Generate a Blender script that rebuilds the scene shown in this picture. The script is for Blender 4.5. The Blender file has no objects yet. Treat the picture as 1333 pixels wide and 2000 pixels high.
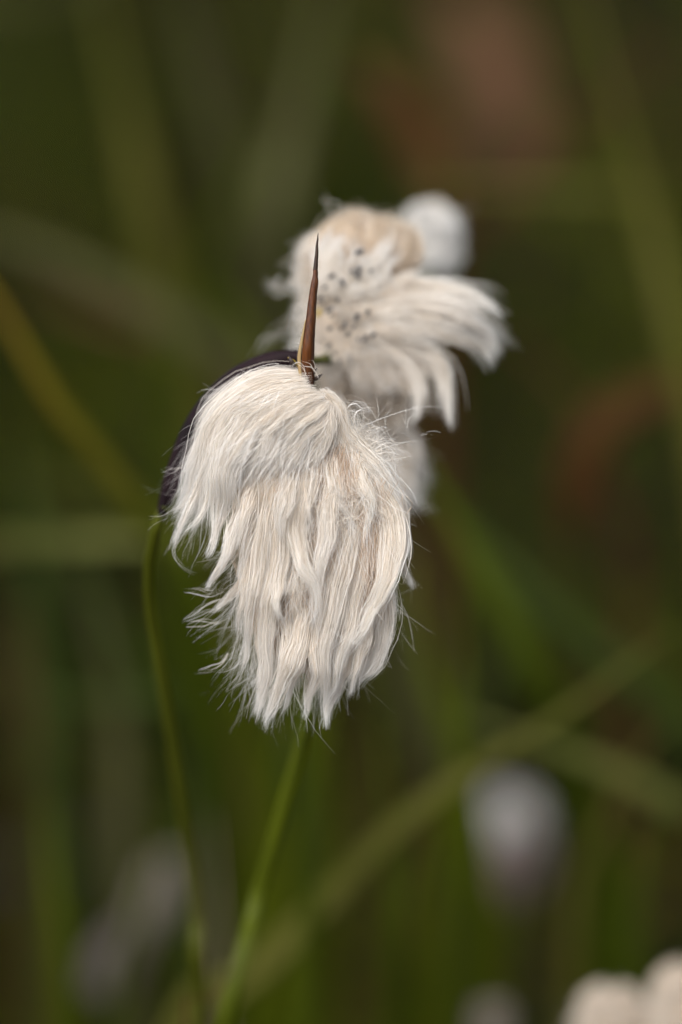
import bpy, math, random
import numpy as np
from mathutils import Vector

rng = np.random.default_rng(7)
random.seed(7)
scene = bpy.context.scene
COL = scene.collection

# ------------------------------------------------------------------ camera, sky, sun, exposure
D = 0.40                       # camera to plane of focus (m)
PITCH = math.radians(22)
S0 = np.array([0.0, 0.0, 0.27])
R = np.array([1.0, 0, 0])
F = np.array([0, math.cos(PITCH), -math.sin(PITCH)])
U = np.array([0, math.sin(PITCH), math.cos(PITCH)])
PX = 0.1 / 2000.0              # metres per photo pixel in the plane of focus
CAM = S0 - D * F

cam_data = bpy.data.cameras.new('camera')
cam = bpy.data.objects.new('camera', cam_data)
COL.objects.link(cam)
cam.location = CAM
cam.rotation_euler = (math.pi / 2 - PITCH, 0, 0)
cam_data.sensor_fit = 'VERTICAL'
cam_data.sensor_height = 36
cam_data.sensor_width = 24
cam_data.lens = 36 * D / 0.1
cam_data.clip_start = 0.01
cam_data.clip_end = 1000
cam_data.dof.use_dof = True
cam_data.dof.focus_distance = D + 0.0013
cam_data.dof.aperture_fstop = 5.6
cam_data.dof.aperture_blades = 9
scene.camera = cam

world = bpy.data.worlds.new('World')
scene.world = world
world.use_nodes = True
wn, wl = world.node_tree.nodes, world.node_tree.links
bg = wn['Background']
sky = wn.new('ShaderNodeTexSky')
sky.sky_type = 'NISHITA'
sky.sun_disc = False
SUN_EL, SUN_AZ = math.radians(58), math.radians(215)   # azimuth clockwise from +Y
sky.sun_elevation = SUN_EL
sky.sun_rotation = SUN_AZ
sky.dust_density = 4.0
hs = wn.new('ShaderNodeHueSaturation')                # overcast: the cloud layer greys the sky
hs.inputs['Saturation'].default_value = 0.36
wl.new(sky.outputs[0], hs.inputs['Color'])
wl.new(hs.outputs[0], bg.inputs['Color'])
bg.inputs['Strength'].default_value = 0.12

sun_data = bpy.data.lights.new('sun', 'SUN')
sun_data.energy = 0.85
sun_data.angle = math.radians(60)
sun_data.color = (1.0, 0.995, 0.985)
sun = bpy.data.objects.new('sun', sun_data)
COL.objects.link(sun)
sd = Vector((math.sin(SUN_AZ) * math.cos(SUN_EL), math.cos(SUN_AZ) * math.cos(SUN_EL), math.sin(SUN_EL)))
sun.rotation_euler = sd.to_track_quat('Z', 'Y').to_euler()
sun.location = (0, 0, 3)

vs = scene.view_settings
vs.view_transform = 'Standard'
vs.look = 'None'
vs.exposure = 1.05
vs.gamma = 1
scene.cycles.max_bounces = 10
scene.cycles.diffuse_bounces = 7
scene.cycles.glossy_bounces = 2
scene.cycles.transmission_bounces = 7
scene.cycles.use_denoising = True
scene.cycles.denoiser = 'OPENIMAGEDENOISE'
scene.cycles.denoising_input_passes = 'RGB_ALBEDO_NORMAL'
scene.cycles.denoising_prefilter = 'ACCURATE'
scene.cycles.caustics_reflective = False
scene.cycles.caustics_refractive = False

# ------------------------------------------------------------------ helpers
WOFF = 0.0
def P(px, py, w=0.0):
    """point of the place seen at photo pixel (px,py), w pixels (0.05 mm) behind the plane of focus"""
    d = (w + WOFF) * PX
    k = (D + d) / D
    return S0 + F * d + R * ((px - 666.5) * PX * k) + U * ((1000 - py) * PX * k)

def PP(pts):
    return np.array([P(*p) for p in pts])

def spline(ctrl, n):
    """Catmull-Rom through ctrl (m,3), n samples"""
    c = np.asarray(ctrl, float)
    m = len(c)
    if m == 2:
        t = np.linspace(0, 1, n)[:, None]
        return c[0] * (1 - t) + c[1] * t
    e = np.vstack([2 * c[0] - c[1], c, 2 * c[-1] - c[-2]])
    seg = np.linalg.norm(np.diff(c, axis=0), axis=1)
    cum = np.concatenate([[0], np.cumsum(seg)]) / seg.sum()
    t = np.linspace(0, 1, n)
    i = np.clip(np.searchsorted(cum, t, side='right') - 1, 0, m - 2)
    u = ((t - cum[i]) / (cum[i + 1] - cum[i]))[:, None]
    p0, p1, p2, p3 = e[i], e[i + 1], e[i + 2], e[i + 3]
    return 0.5 * (2 * p1 + (p2 - p0) * u + (2 * p0 - 5 * p1 + 4 * p2 - p3) * u ** 2 + (3 * p1 - p0 - 3 * p2 + p3) * u ** 3)

def norm(v):
    return v / np.maximum(np.linalg.norm(v, axis=-1, keepdims=True), 1e-12)

def np_mesh(name, verts, faces, mat, cols=None, smooth=True):
    verts = np.asarray(verts, np.float32).reshape(-1, 3)
    faces = np.asarray(faces, np.int32)
    me = bpy.data.meshes.new(name)
    k = faces.shape[1]
    me.vertices.add(len(verts))
    me.vertices.foreach_set('co', verts.ravel())
    me.loops.add(faces.size)
    me.loops.foreach_set('vertex_index', faces.ravel())
    me.polygons.add(len(faces))
    me.polygons.foreach_set('loop_start', np.arange(0, faces.size, k, dtype=np.int32))
    me.polygons.foreach_set('loop_total', np.full(len(faces), k, np.int32))
    if smooth:
        me.polygons.foreach_set('use_smooth', np.ones(len(faces), bool))
    if cols is not None:
        a = me.color_attributes.new('Col', 'FLOAT_COLOR', 'POINT')
        c = np.ones((len(verts), 4), np.float32)
        c[:, :3] = np.asarray(cols, np.float32).reshape(-1, 3)
        a.data.foreach_set('color', c.ravel())
    me.update(calc_edges=True)
    me.materials.append(mat)
    return me

def obj(name, me, parent=None, kind=None):
    o = bpy.data.objects.new(name, me)
    COL.objects.link(o)
    if parent is not None:
        o.parent = parent
    if kind:
        o['kind'] = kind
    return o

def thing(name, loc, label, cat, group=None):
    o = bpy.data.objects.new(name, None)
    COL.objects.link(o)
    o.location = loc
    o.empty_display_size = 0.01
    o['label'] = label
    o['category'] = cat
    if group:
        o['group'] = group
    return o

def rebase(me, root):
    """mesh built in world coordinates -> local to the root Empty"""
    n = len(me.vertices)
    a = np.empty(n * 3, np.float32)
    me.vertices.foreach_get('co', a)
    a = a.reshape(-1, 3) - np.array(root.location, np.float32)
    me.vertices.foreach_set('co', a.ravel())
    me.update()
    return me

# ------------------------------------------------------------------ materials
def new_mat(name):
    m = bpy.data.materials.new(name)
    m.use_nodes = True
    nt = m.node_tree
    return m, nt, nt.nodes, nt.links, nt.nodes['Principled BSDF'], nt.nodes['Material Output']

def fibre_mat(name, trans=0.48):
    m, nt, n, l, b, out = new_mat(name)
    n.remove(b)
    at = n.new('ShaderNodeAttribute'); at.attribute_name = 'Col'
    di = n.new('ShaderNodeBsdfDiffuse')
    tr = n.new('ShaderNodeBsdfTranslucent')
    gl = n.new('ShaderNodeBsdfGlossy'); gl.inputs['Roughness'].default_value = 0.38
    mx = n.new('ShaderNodeMixShader'); mx.inputs[0].default_value = trans
    m2 = n.new('ShaderNodeMixShader'); m2.inputs[0].default_value = 0.04
    l.new(at.outputs['Color'], di.inputs['Color'])
    l.new(at.outputs['Color'], tr.inputs['Color'])
    l.new(di.outputs[0], mx.inputs[1]); l.new(tr.outputs[0], mx.inputs[2])
    l.new(mx.outputs[0], m2.inputs[1]); l.new(gl.outputs[0], m2.inputs[2])
    l.new(m2.outputs[0], out.inputs[0])
    return m

def leaf_mat(name, c1, c2, scale=60, trans=0.25, rough=0.45, stretch=(1, 1, 0.15), c3=None, spec=0.35):
    m, nt, n, l, b, out = new_mat(name)
    tc = n.new('ShaderNodeTexCoord')
    mp = n.new('ShaderNodeMapping'); mp.inputs['Scale'].default_value = stretch
    no = n.new('ShaderNodeTexNoise'); no.inputs['Scale'].default_value = scale; no.inputs['Detail'].default_value = 5
    cr = n.new('ShaderNodeValToRGB')
    cr.color_ramp.elements[0].position = 0.34; cr.color_ramp.elements[0].color = (*c1, 1)
    cr.color_ramp.elements[1].position = 0.68; cr.color_ramp.elements[1].color = (*c2, 1)
    if c3 is not None:
        e = cr.color_ramp.elements.new(0.8); e.color = (*c3, 1)
    l.new(tc.outputs['Object'], mp.inputs[0]); l.new(mp.outputs[0], no.inputs['Vector'])
    l.new(no.outputs['Fac'], cr.inputs[0]); l.new(cr.outputs[0], b.inputs['Base Color'])
    b.inputs['Roughness'].default_value = rough
    b.inputs['Specular IOR Level'].default_value = spec
    bp = n.new('ShaderNodeBump'); bp.inputs['Strength'].default_value = 0.25; bp.inputs['Distance'].default_value = 0.0003
    l.new(no.outputs['Fac'], bp.inputs['Height']); l.new(bp.outputs[0], b.inputs['Normal'])
    if trans > 0:
        tr = n.new('ShaderNodeBsdfTranslucent'); l.new(cr.outputs[0], tr.inputs['Color'])
        mx = n.new('ShaderNodeMixShader'); mx.inputs[0].default_value = trans
        l.new(b.outputs[0], mx.inputs[1]); l.new(tr.outputs[0], mx.inputs[2]); l.new(mx.outputs[0], out.inputs[0])
    return m

def attr_leaf_mat(name, trans=0.25):
    m, nt, n, l, b, out = new_mat(name)
    at = n.new('ShaderNodeAttribute'); at.attribute_name = 'Col'
    l.new(at.outputs['Color'], b.inputs['Base Color'])
    b.inputs['Roughness'].default_value = 0.7
    b.inputs['Specular IOR Level'].default_value = 0.06
    tr = n.new('ShaderNodeBsdfTranslucent'); l.new(at.outputs['Color'], tr.inputs['Color'])
    mx = n.new('ShaderNodeMixShader'); mx.inputs[0].default_value = trans
    l.new(b.outputs[0], mx.inputs[1]); l.new(tr.outputs[0], mx.inputs[2]); l.new(mx.outputs[0], out.inputs[0])
    return m

M_FIB = fibre_mat('cotton_fibre')
M_CORE = leaf_mat('cotton_core', (0.72, 0.62, 0.50), (0.80, 0.72, 0.62), 900, 0, 0.9, (1, 1, 1), spec=0.1)
M_STEM = leaf_mat('green_stem', (0.044, 0.050, 0.003), (0.072, 0.080, 0.006), 250, 0.0, 0.5, (1, 1, 0.12), spec=0.12)
M_STEM2 = leaf_mat('bright_stem', (0.042, 0.054, 0.002), (0.072, 0.088, 0.003), 250, 0.0, 0.5, (1, 1, 0.12), spec=0.12)
M_SHEATH = leaf_mat('purple_sheath', (0.006, 0.003, 0.004), (0.014, 0.005, 0.007), 260, 0, 0.6, (1, 1, 1), (0.06, 0.014, 0.022), spec=0.12)
M_BRACT = leaf_mat('brown_bract', (0.045, 0.014, 0.005), (0.16, 0.052, 0.012), 2600, 0.10, 0.36, (1, 1, 0.03), (0.24, 0.10, 0.03), spec=0.4)
M_TIP = leaf_mat('dark_bract_tip', (0.020, 0.010, 0.006), (0.06, 0.03, 0.012), 900, 0, 0.4, (1, 1, 0.1))
M_MEMB = leaf_mat('pale_membrane', (0.42, 0.28, 0.12), (0.55, 0.42, 0.22), 800, 0.3, 0.5)
M_SEED = leaf_mat('dark_seed', (0.02, 0.02, 0.024), (0.08, 0.075, 0.075), 1500, 0, 0.4, (1, 1, 1))
M_YEL = leaf_mat('yellow_scale', (0.45, 0.30, 0.03), (0.55, 0.42, 0.06), 900, 0.2, 0.5, (1, 1, 1))
M_SCALE = leaf_mat('dark_scale', (0.02, 0.012, 0.012), (0.06, 0.04, 0.03), 900, 0.1, 0.45, (1, 1, 1))
M_GRASS = attr_leaf_mat('background_grass')

# ------------------------------------------------------------------ lofts: stems, blades
def loft(name, ctrl, radii, mat, n=40, sides=10, flat=1.0, fold=0.0, side_vec=None, shape='tube'):
    """closed lofted strip/tube along ctrl; radii sampled along length (list)"""
    c = spline(ctrl, n)
    T = norm(np.gradient(c, axis=0))
    sv = np.array(side_vec if side_vec is not None else R, float)
    A = norm(sv[None] - (T @ sv)[:, None] * T)
    B = np.cross(T, A)
    rr = np.interp(np.linspace(0, 1, n), np.linspace(0, 1, len(radii)), radii)
    if shape == 'tube':
        ang = np.linspace(0, 2 * np.pi, sides, endpoint=False)
        rib = np.where(np.arange(sides) % 2 == 0, 1.0, 0.94) if sides >= 10 else 1.0
        prof = np.stack([np.cos(ang) * rib, np.sin(ang) * flat * rib], 1)
    else:   # grass blade: folded keel, thin but closed
        prof = np.array([[-1, fold], [-0.5, fold * 0.42 + 0.05], [0, 0.07], [0.5, fold * 0.42 + 0.05], [1, fold],
                         [0.5, fold * 0.42 - 0.07], [0, -0.10], [-0.5, fold * 0.42 - 0.07]])
    k = len(prof)
    V = c[:, None] + rr[:, None, None] * (prof[None, :, :1] * A[:, None] + prof[None, :, 1:] * B[:, None])
    V = V.reshape(-1, 3)
    i = np.arange(n - 1)[:, None] * k
    j = np.arange(k)[None]
    q = np.stack([i + j, i + (j + 1) % k, i + k + (j + 1) % k, i + k + j], -1).reshape(-1, 4)
    V = np.vstack([V, c[:1], c[-1:]])
    a, b = len(V) - 2, len(V) - 1
    jj = np.arange(k)
    caps = np.concatenate([np.stack([np.full(k, a), (jj + 1) % k, jj, jj], 1),
                           np.stack([np.full(k, b), (n - 1) * k + jj, (n - 1) * k + (jj + 1) % k, (n - 1) * k + (jj + 1) % k], 1)])
    me = bpy.data.meshes.new(name)
    fs = [tuple(int(x) for x in f) for f in q] + [tuple(int(x) for x in f[:3]) for f in caps]
    me.from_pydata([tuple(v) for v in V], [], fs)
    me.polygons.foreach_set('use_smooth', np.ones(len(me.polygons), bool))
    me.update()
    me.materials.append(mat)
    return me

def to_ground(p, lean=(0.0, 0.02)):
    """ground point below p"""
    return np.array([p[0] + lean[0], p[1] + lean[1], -0.005])

# ------------------------------------------------------------------ fibres
class Fluff:
    """collects fibre ribbons (the bristles of cottongrass are flat) for one tuft"""
    def __init__(self):
        self.V, self.Fc, self.C, self.n = [], [], [], 0

    def add(self, pos, width, col, tipw=0.25):
        # pos (n,m,3)  width scalar/(n,)  col (n,3) or (n,m,3)
        n, m, _ = pos.shape
        if n == 0:
            return
        T = norm(np.gradient(pos, axis=1))
        rv = norm(rng.normal(size=(n, 1, 3)))
        A = norm(np.cross(T, rv))
        B = np.cross(T, A)
        tw = rng.uniform(0, 6.28, (n, 1, 1)) + np.linspace(0, 1, m)[None, :, None] * rng.normal(0, 1.8, (n, 1, 1))
        d = A * np.cos(tw) + B * np.sin(tw)
        w = np.broadcast_to(np.asarray(width, float), (n,))[:, None]
        t = np.linspace(0, 1, m)[None]
        prof = np.minimum(1, 0.55 + 2 * t) * (1 - (1 - tipw) * np.clip((t - 0.55) / 0.45, 0, 1) ** 1.5)
        off = d * (w * prof * 0.5)[..., None]
        v = np.stack([pos - off, pos + off], 2).reshape(-1, 3)
        base = self.n + np.arange(n)[:, None] * (2 * m)
        s = np.arange(m - 1)[None] * 2
        f = np.stack([base + s, base + s + 1, base + s + 3, base + s + 2], -1).reshape(-1, 4)
        col = np.asarray(col, float)
        if col.ndim == 2:
            col = np.broadcast_to(col[:, None], (n, m, 3))
        c = np.repeat(col[:, :, None], 2, 2).reshape(-1, 3)
        self.V.append(v); self.Fc.append(f); self.C.append(c); self.n += len(v)

    def mesh(self, name='tuft', mat=None):
        return np_mesh(name, np.vstack(self.V), np.vstack(self.Fc), mat or M_FIB, np.vstack(self.C))

_tk = [(norm(rng.normal(size=3)) * 2 * np.pi / (L_ * PX), rng.uniform(0, 6.28), norm(rng.normal(size=3)) * A_ * PX)
       for L_, A_ in [(170, 5.0)] * 5 + [(95, 2.3)] * 6 + [(50, 0.95)] * 7 + [(24, 0.25)] * 6]
def turb(p):
    """smooth disorder shared by neighbouring fibres"""
    d = np.zeros_like(p)
    for k_, ph_, a_ in _tk:
        d += np.sin(p @ k_ + ph_)[..., None] * a_
    return d

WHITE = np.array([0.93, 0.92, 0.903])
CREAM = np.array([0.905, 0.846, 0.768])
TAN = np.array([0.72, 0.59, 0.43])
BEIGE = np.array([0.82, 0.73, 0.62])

def tint(n, a, b, spread=0.35):
    k = np.clip(rng.normal(0.5, spread, (n, 1)), 0, 1)
    c = a * (1 - k) + b * k
    return c * np.clip(rng.normal(0.99, 0.06, (n, 1)), 0.72, 1.05)

def lock(fl, ctrl, n, r, width=1.0, segs=10, flat=0.5, frizz=0.10, wave=0.06, splay=0.0, root=(0.0, 0.3), tip=(0.8, 1.04),
         ca=CREAM, cb=WHITE, nrm=None, prof=None, px=True, clump=0.5, halo=0.13, wild=1.0, tb=1.0, dense=1.7, fine=0.74):
    """a lock of fibres following ctrl (pixel triples when px), radius r (pixels)"""
    n = int(n * dense) if n > 20 else n
    width = width * fine
    c = PP(ctrl) if px else np.asarray(ctrl, float)
    K = 40
    c = spline(c, K)
    T = norm(np.gradient(c, axis=0))
    N = np.array(-F if nrm is None else nrm, float)
    A = norm(np.cross(T, N[None]))
    B = np.cross(A, T)
    L = np.linalg.norm(np.diff(c, axis=0), axis=1).sum()
    if prof is None:
        prof = [(0, 0.75), (0.25, 1.0), (0.5, 0.84), (0.72, 0.48), (0.88, 0.22), (1.0, 0.06), (1.1, 0.03)]
    pt, pv = zip(*prof)
    t0 = rng.uniform(root[0], root[1], n)
    t1 = tip[0] + (tip[1] - tip[0]) * rng.beta(1.3, 1.35, n)
    t = t0[:, None] + (t1 - t0)[:, None] * np.linspace(0, 1, segs + 1)[None]
    x = np.clip(t, 0, 1) * (K - 1)
    i = np.minimum(x.astype(int), K - 2)
    u = (x - i)[..., None]
    pc = c[i] * (1 - u) + c[i + 1] * u + T[-1] * (np.maximum(t - 1, 0) * L)[..., None]
    a = A[i]; b = B[i]
    rho = np.sqrt(rng.uniform(0, 1, n)) * np.where(rng.uniform(0, 1, n) < halo, rng.uniform(1.1, 2.0, n), 1.0); ph = rng.uniform(0, 2 * np.pi, n)
    pr = np.interp(t, pt, pv) * r * PX
    oa = (rho * np.cos(ph))[:, None] * pr
    ob = (rho * np.sin(ph))[:, None] * pr * flat
    if clump > 0 and n > 20:
        nc = max(2, n // 13)
        cid = rng.integers(0, nc, n)
        crho = np.sqrt(rng.uniform(0, 1, nc)) * 0.95; cph = rng.uniform(0, 2 * np.pi, nc)
        g = clump * np.clip((t - 0.15) / 0.75, 0, 1) ** 0.8
        oa = oa * (1 - g) + (crho * np.cos(cph))[cid][:, None] * pr * g
        ob = ob * (1 - g) + (crho * np.sin(cph))[cid][:, None] * pr * flat * g
        # clumps wander and end at lengths of their own
        cw = rng.normal(0, 0.22, nc)[cid][:, None]; cv = rng.normal(0, 0.22, nc)[cid][:, None]
        oa = oa + cw * r * PX * np.clip(t, 0, 1.1) ** 1.4 * clump
        ob = ob + cv * r * PX * flat * np.clip(t, 0, 1.1) ** 1.4 * clump
    rp = r * PX
    def wob(amp, f):
        return amp * rp * (np.sin(t * f * rng.uniform(0.6, 1.5, (n, 1)) + rng.uniform(0, 6.28, (n, 1))))
    oa = oa + wob(wave * 3.4, 4) * np.minimum(1, t * 3) + wob(frizz * 0.5, 11)
    ob = ob + wob(wave * 2.0, 4) * np.minimum(1, t * 3) + wob(frizz * 0.3, 11)
    # a few unruly fibres
    wild = wild * (rng.uniform(0, 1, n) < 0.28)[:, None] * rng.normal(0, 0.85, (n, 1))
    oa = oa + wild * rp * 0.9 * np.clip(t, 0, 1.2) ** 1.5
    ob = ob + (wild * rng.normal(0, 0.7, (n, 1))) * rp * 0.7 * np.clip(t, 0, 1.2) ** 1.5
    if splay:
        oa = oa + rng.normal(0, splay, (n, 1)) * rp * np.clip(t, 0, 1.2) ** 2.5
        ob = ob + rng.normal(0, splay * 0.5, (n, 1)) * rp * np.clip(t, 0, 1.2) ** 2.5
    pos = pc + a * oa[..., None] + b * ob[..., None]
    if tb:
        pos = pos + turb(pos) * (tb * np.clip(t * 1.6, 0.15, 1))[..., None]
    col = tint(n, ca, cb)
    # each lock a touch its own colour
    col = col * (1 + rng.normal(0, 0.02))
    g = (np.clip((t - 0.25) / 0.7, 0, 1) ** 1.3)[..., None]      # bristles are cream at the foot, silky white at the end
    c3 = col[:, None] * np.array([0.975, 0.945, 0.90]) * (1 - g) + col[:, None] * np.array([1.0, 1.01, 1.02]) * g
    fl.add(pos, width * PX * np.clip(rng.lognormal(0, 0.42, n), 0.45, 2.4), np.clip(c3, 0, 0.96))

def strays(fl, starts, dirs, length, width=0.9, segs=14, curl=0.5, ca=CREAM, cb=WHITE):
    """single loose hairs: world starts (n,3), dirs (n,3), length px"""
    n = len(starts)
    t = np.linspace(0, 1, segs + 1)[None, :, None]
    L = (np.broadcast_to(np.asarray(length, float), (n,)) * PX)[:, None, None]
    d = norm(dirs)[:, None]
    s1 = norm(np.cross(d, rng.normal(size=(n, 1, 3))))
    s2 = np.cross(d, s1)
    k1 = rng.normal(0, curl, (n, 1, 1)); k2 = rng.normal(0, curl * 0.6, (n, 1, 1))
    f = rng.uniform(3, 7, (n, 1, 1)); phs = rng.uniform(0, 6.28, (n, 1, 1))
    pos = starts[:, None] + L * (d * t + s1 * (k1 * t ** 2 + 0.05 * np.sin(f * t + phs) * t) + s2 * (k2 * t ** 2) + np.array([0, 0, -1.0]) * (0.38 * t ** 2))
    pos = pos + turb(pos) * t
    fl.add(pos, width * 0.8 * PX * rng.uniform(0.7, 1.2, n), tint(n, ca, cb))

def curve2d(pts, a):
    """interpolate list of tuples parameterised a in [-1,1]"""
    p = np.asarray(pts, float)
    x = np.linspace(-1, 1, len(p))
    return np.array([np.interp(a, x, p[:, k]) for k in range(p.shape[1])])

def core_loft(name, rows, parent, mat=None):
    """solid heart of a seed head: rows of (cx, cy, w, halfwidth, halfdepth) in pixels"""
    k = 20
    rows = np.asarray(rows, float)
    V = []
    for cx, cy, w, hw, hd in rows:
        for a in np.linspace(0, 2 * np.pi, k, endpoint=False):
            V.append(P(cx + hw * math.cos(a), cy, w + hd * math.sin(a)))
    n = len(rows)
    fs = []
    for i in range(n - 1):
        for j in range(k):
            fs.append((i * k + j, i * k + (j + 1) % k, (i + 1) * k + (j + 1) % k, (i + 1) * k + j))
    V.append(P(*rows[0][:3])); V.append(P(*rows[-1][:3]))
    for j in range(k):
        fs.append((n * k, (j + 1) % k, j)); fs.append((n * k + 1, (n - 1) * k + j, (n - 1) * k + (j + 1) % k))
    me = bpy.data.meshes.new(name)
    me.from_pydata([tuple(v) for v in V], [], fs)
    me.polygons.foreach_set('use_smooth', np.ones(len(me.polygons), bool))
    me.update(); me.materials.append(mat or M_CORE)
    return me

# ------------------------------------------------------------------ ground
def build_ground():
    m, nt, n, l, b, out = new_mat('peat_ground')
    tc = n.new('ShaderNodeTexCoord')
    no = n.new('ShaderNodeTexNoise'); no.inputs['Scale'].default_value = 5.5; no.inputs['Detail'].default_value = 8
    cr = n.new('ShaderNodeValToRGB')
    els = cr.color_ramp.elements
    els[0].position = 0.30; els[0].color = (0.005, 0.004, 0.004, 1)
    els[1].position = 0.72; els[1].color = (0.014, 0.017, 0.004, 1)
    e = els.new(0.44); e.color = (0.018, 0.014, 0.014, 1)
    e = els.new(0.56); e.color = (0.026, 0.012, 0.008, 1)
    n2 = n.new('ShaderNodeTexNoise'); n2.inputs['Scale'].default_value = 160; n2.inputs['Detail'].default_value = 6
    bp = n.new('ShaderNodeBump'); bp.inputs['Distance'].default_value = 0.006
    l.new(tc.outputs['Object'], no.inputs['Vector']); l.new(tc.outputs['Object'], n2.inputs['Vector'])
    l.new(no.outputs['Fac'], cr.inputs[0]); l.new(cr.outputs[0], b.inputs['Base Color'])
    l.new(n2.outputs['Fac'], bp.inputs['Height']); l.new(bp.outputs[0], b.inputs['Normal'])
    b.inputs['Roughness'].default_value = 0.95
    b.inputs['Specular IOR Level'].default_value = 0.04
    g = np.concatenate([-np.geomspace(300, 1.2, 12), np.linspace(-1, 1, 41)[1:-1] * 1.15, np.geomspace(1.2, 300, 12)])
    X, Y = np.meshgrid(g, g)
    Z = 0.008 * np.sin(X * 9 + 1) * np.cos(Y * 7) + 0.006 * np.sin(X * 23 + Y * 17)
    Z *= np.exp(-(X ** 2 + Y ** 2) / 20)
    k = len(g)
    V = np.stack([X, Y + 0.7, Z - 0.008], -1).reshape(-1, 3)
    i, j = np.meshgrid(np.arange(k - 1), np.arange(k - 1), indexing='ij')
    q = (i * k + j)
    f = np.stack([q, q + 1, q + k + 1, q + k], -1).reshape(-1, 4)
    o = obj('ground', np_mesh('ground', V, f, m), kind='structure')
build_ground()

# ------------------------------------------------------------------ front cottongrass plant
ROOT1 = to_ground(P(398, 2000, 920), (0.004, 0.05))
plant = thing('cottongrass', ROOT1, 'front cottongrass in focus with drooping cream tufts and upright brown bract spike', 'cottongrass', 'cottongrass plants')

def part(name, me, parent, root, kind=None):
    return obj(name, rebase(me, root), parent, kind)

# stem and dark sheath
stem_pts = list(PP([(322, 985, 190), (303, 1040, 230), (291, 1110, 280), (294, 1190, 340), (306, 1260, 400), (338, 1450, 540), (368, 1640, 680), (386, 1800, 790), (398, 2000, 920)])) + [ROOT1 + np.array([0, -0.004, 0.10]), ROOT1]
part('stem', loft('stem', stem_pts, [12 * PX, 15 * PX, 19 * PX, 23 * PX, 26 * PX, 28 * PX, 29 * PX, 29 * PX], M_STEM, 80, 12), plant, plant)
sheath_pts = PP([(316, 1004, 190), (322, 975, 188), (346, 905, 180), (372, 845, 175), (410, 788, 172), (460, 742, 168), (520, 713, 164), (575, 700, 158), (602, 700, 150)])
part('sheath', loft('sheath', sheath_pts, [9 * PX, 14 * PX, 18 * PX, 21 * PX, 22 * PX, 23 * PX, 24 * PX, 18 * PX], M_SHEATH, 60, 12, 0.8), plant, plant)
# thin bracts lying on the sheath
for pts, w in (([(330, 985, 165), (372, 885, 155), (432, 800, 148), (522, 736, 140), (590, 716, 130)], 14),):
    part('bract', loft('bract', PP(pts), [5 * PX, w * PX, w * PX, 8 * PX], M_SHEATH, 30, flat=0.4, fold=0.3, shape='blade', side_vec=U), plant, plant)

# upright brown spike: a bract tip folded along its length
def spike():
    pts = PP([(604, 752, 74), (602, 716, 52), (603, 680, 36), (607, 630, 30), (612, 575, 26), (616, 545, 24), (617, 520, 23), (620, 478, 22), (622, 455, 22)])
    c = spline(pts, 44)
    rr = np.interp(np.linspace(0, 1, 44), [0, 0.10, 0.25, 0.42, 0.60, 0.68, 0.72, 0.9, 1], [11, 13, 12, 10, 7.8, 7.2, 5.4, 2.9, 0.6]) * PX
    prof = np.array([[-1.0, -0.10], [-0.72, -0.42], [-0.1, -0.62], [0.30, -0.40], [1.0, 0.35], [0.55, 0.55], [0.05, 0.25], [-0.45, 0.30]])
    T = norm(np.gradient(c, axis=0)); A = norm(R[None] - (T @ R)[:, None] * T); B = norm(np.cross(A, T)); B *= np.sign(B @ F)[:, None]
    V = (c[:, None] + rr[:, None, None] * (prof[None, :, :1] * A[:, None] + prof[None, :, 1:] * B[:, None]))
    V += rng.normal(0, 0.22 * PX, (44, 1, 1)) * A[:, None]
    k = 8; n = 44
    i = np.arange(n - 1)[:, None] * k; j = np.arange(k)[None]
    q = np.stack([i + j, i + (j + 1) % k, i + k + (j + 1) % k, i + k + j], -1).reshape(-1, 4)
    cut = 33
    sel = (q[:, 0] // k) < cut
    me = np_mesh('bract_spike', V.reshape(-1, 3), q[sel], M_BRACT, smooth=False)
    s = part('bract_spike', me, plant, plant); s['label'] = 'tapering reddish brown upright spike'
    me2 = np_mesh('spike_tip', V.reshape(-1, 3), q[~sel], M_TIP, smooth=False)
    part('spike_tip', me2, s, plant)
    ed = loft('membrane', PP([(588, 742, 48), (585, 700, 44), (590, 665, 40), (597, 625, 36)]), [3 * PX, 4 * PX, 3 * PX, 1 * PX], M_MEMB, 20, 6, 0.4)
    part('membrane', ed, s, plant)
spike()

# little dark and yellow flower scales where the heads hang on
for k, (x, y, w, a, m) in enumerate([(570, 706, 70, 0.5, M_SCALE), (584, 700, 60, 0.2, M_SCALE), (596, 712, 50, -0.3, M_SCALE), (612, 728, 62, -0.7, M_SCALE),
                                     (620, 738, 70, -0.9, M_SCALE), (572, 706, 74, 0.8, M_YEL), (592, 692, 64, 0.1, M_SCALE)]):
    dx, dy = math.sin(a) * 15, math.cos(a) * 15
    part('flower_scale', loft('flower_scale', PP([(x + dx, y + dy, w + 20), (x, y, w), (x - dx * 0.8, y - dy * 0.8, w + 6)]), [2 * PX, 6 * PX, 1 * PX], m, 8, 8, 0.4), plant, plant)

# ---- front seed head
front_core = core_loft('seed_head', [(590, 765, 112, 20, 20), (575, 790, 104, 62, 34), (540, 830, 96, 100, 52), (520, 880, 95, 120, 65), (560, 940, 90, 130, 66), (600, 1000, 88, 135, 66), (610, 1060, 90, 135, 64), (610, 1120, 92, 130, 60), (610, 1180, 95, 115, 52), (610, 1240, 100, 95, 40), (610, 1290, 105, 60, 22), (610, 1315, 108, 20, 8)], plant)
head1 = part('seed_head', front_core, plant, plant)
head1['label'] = 'large drooping cream seed head in sharp focus'

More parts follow.
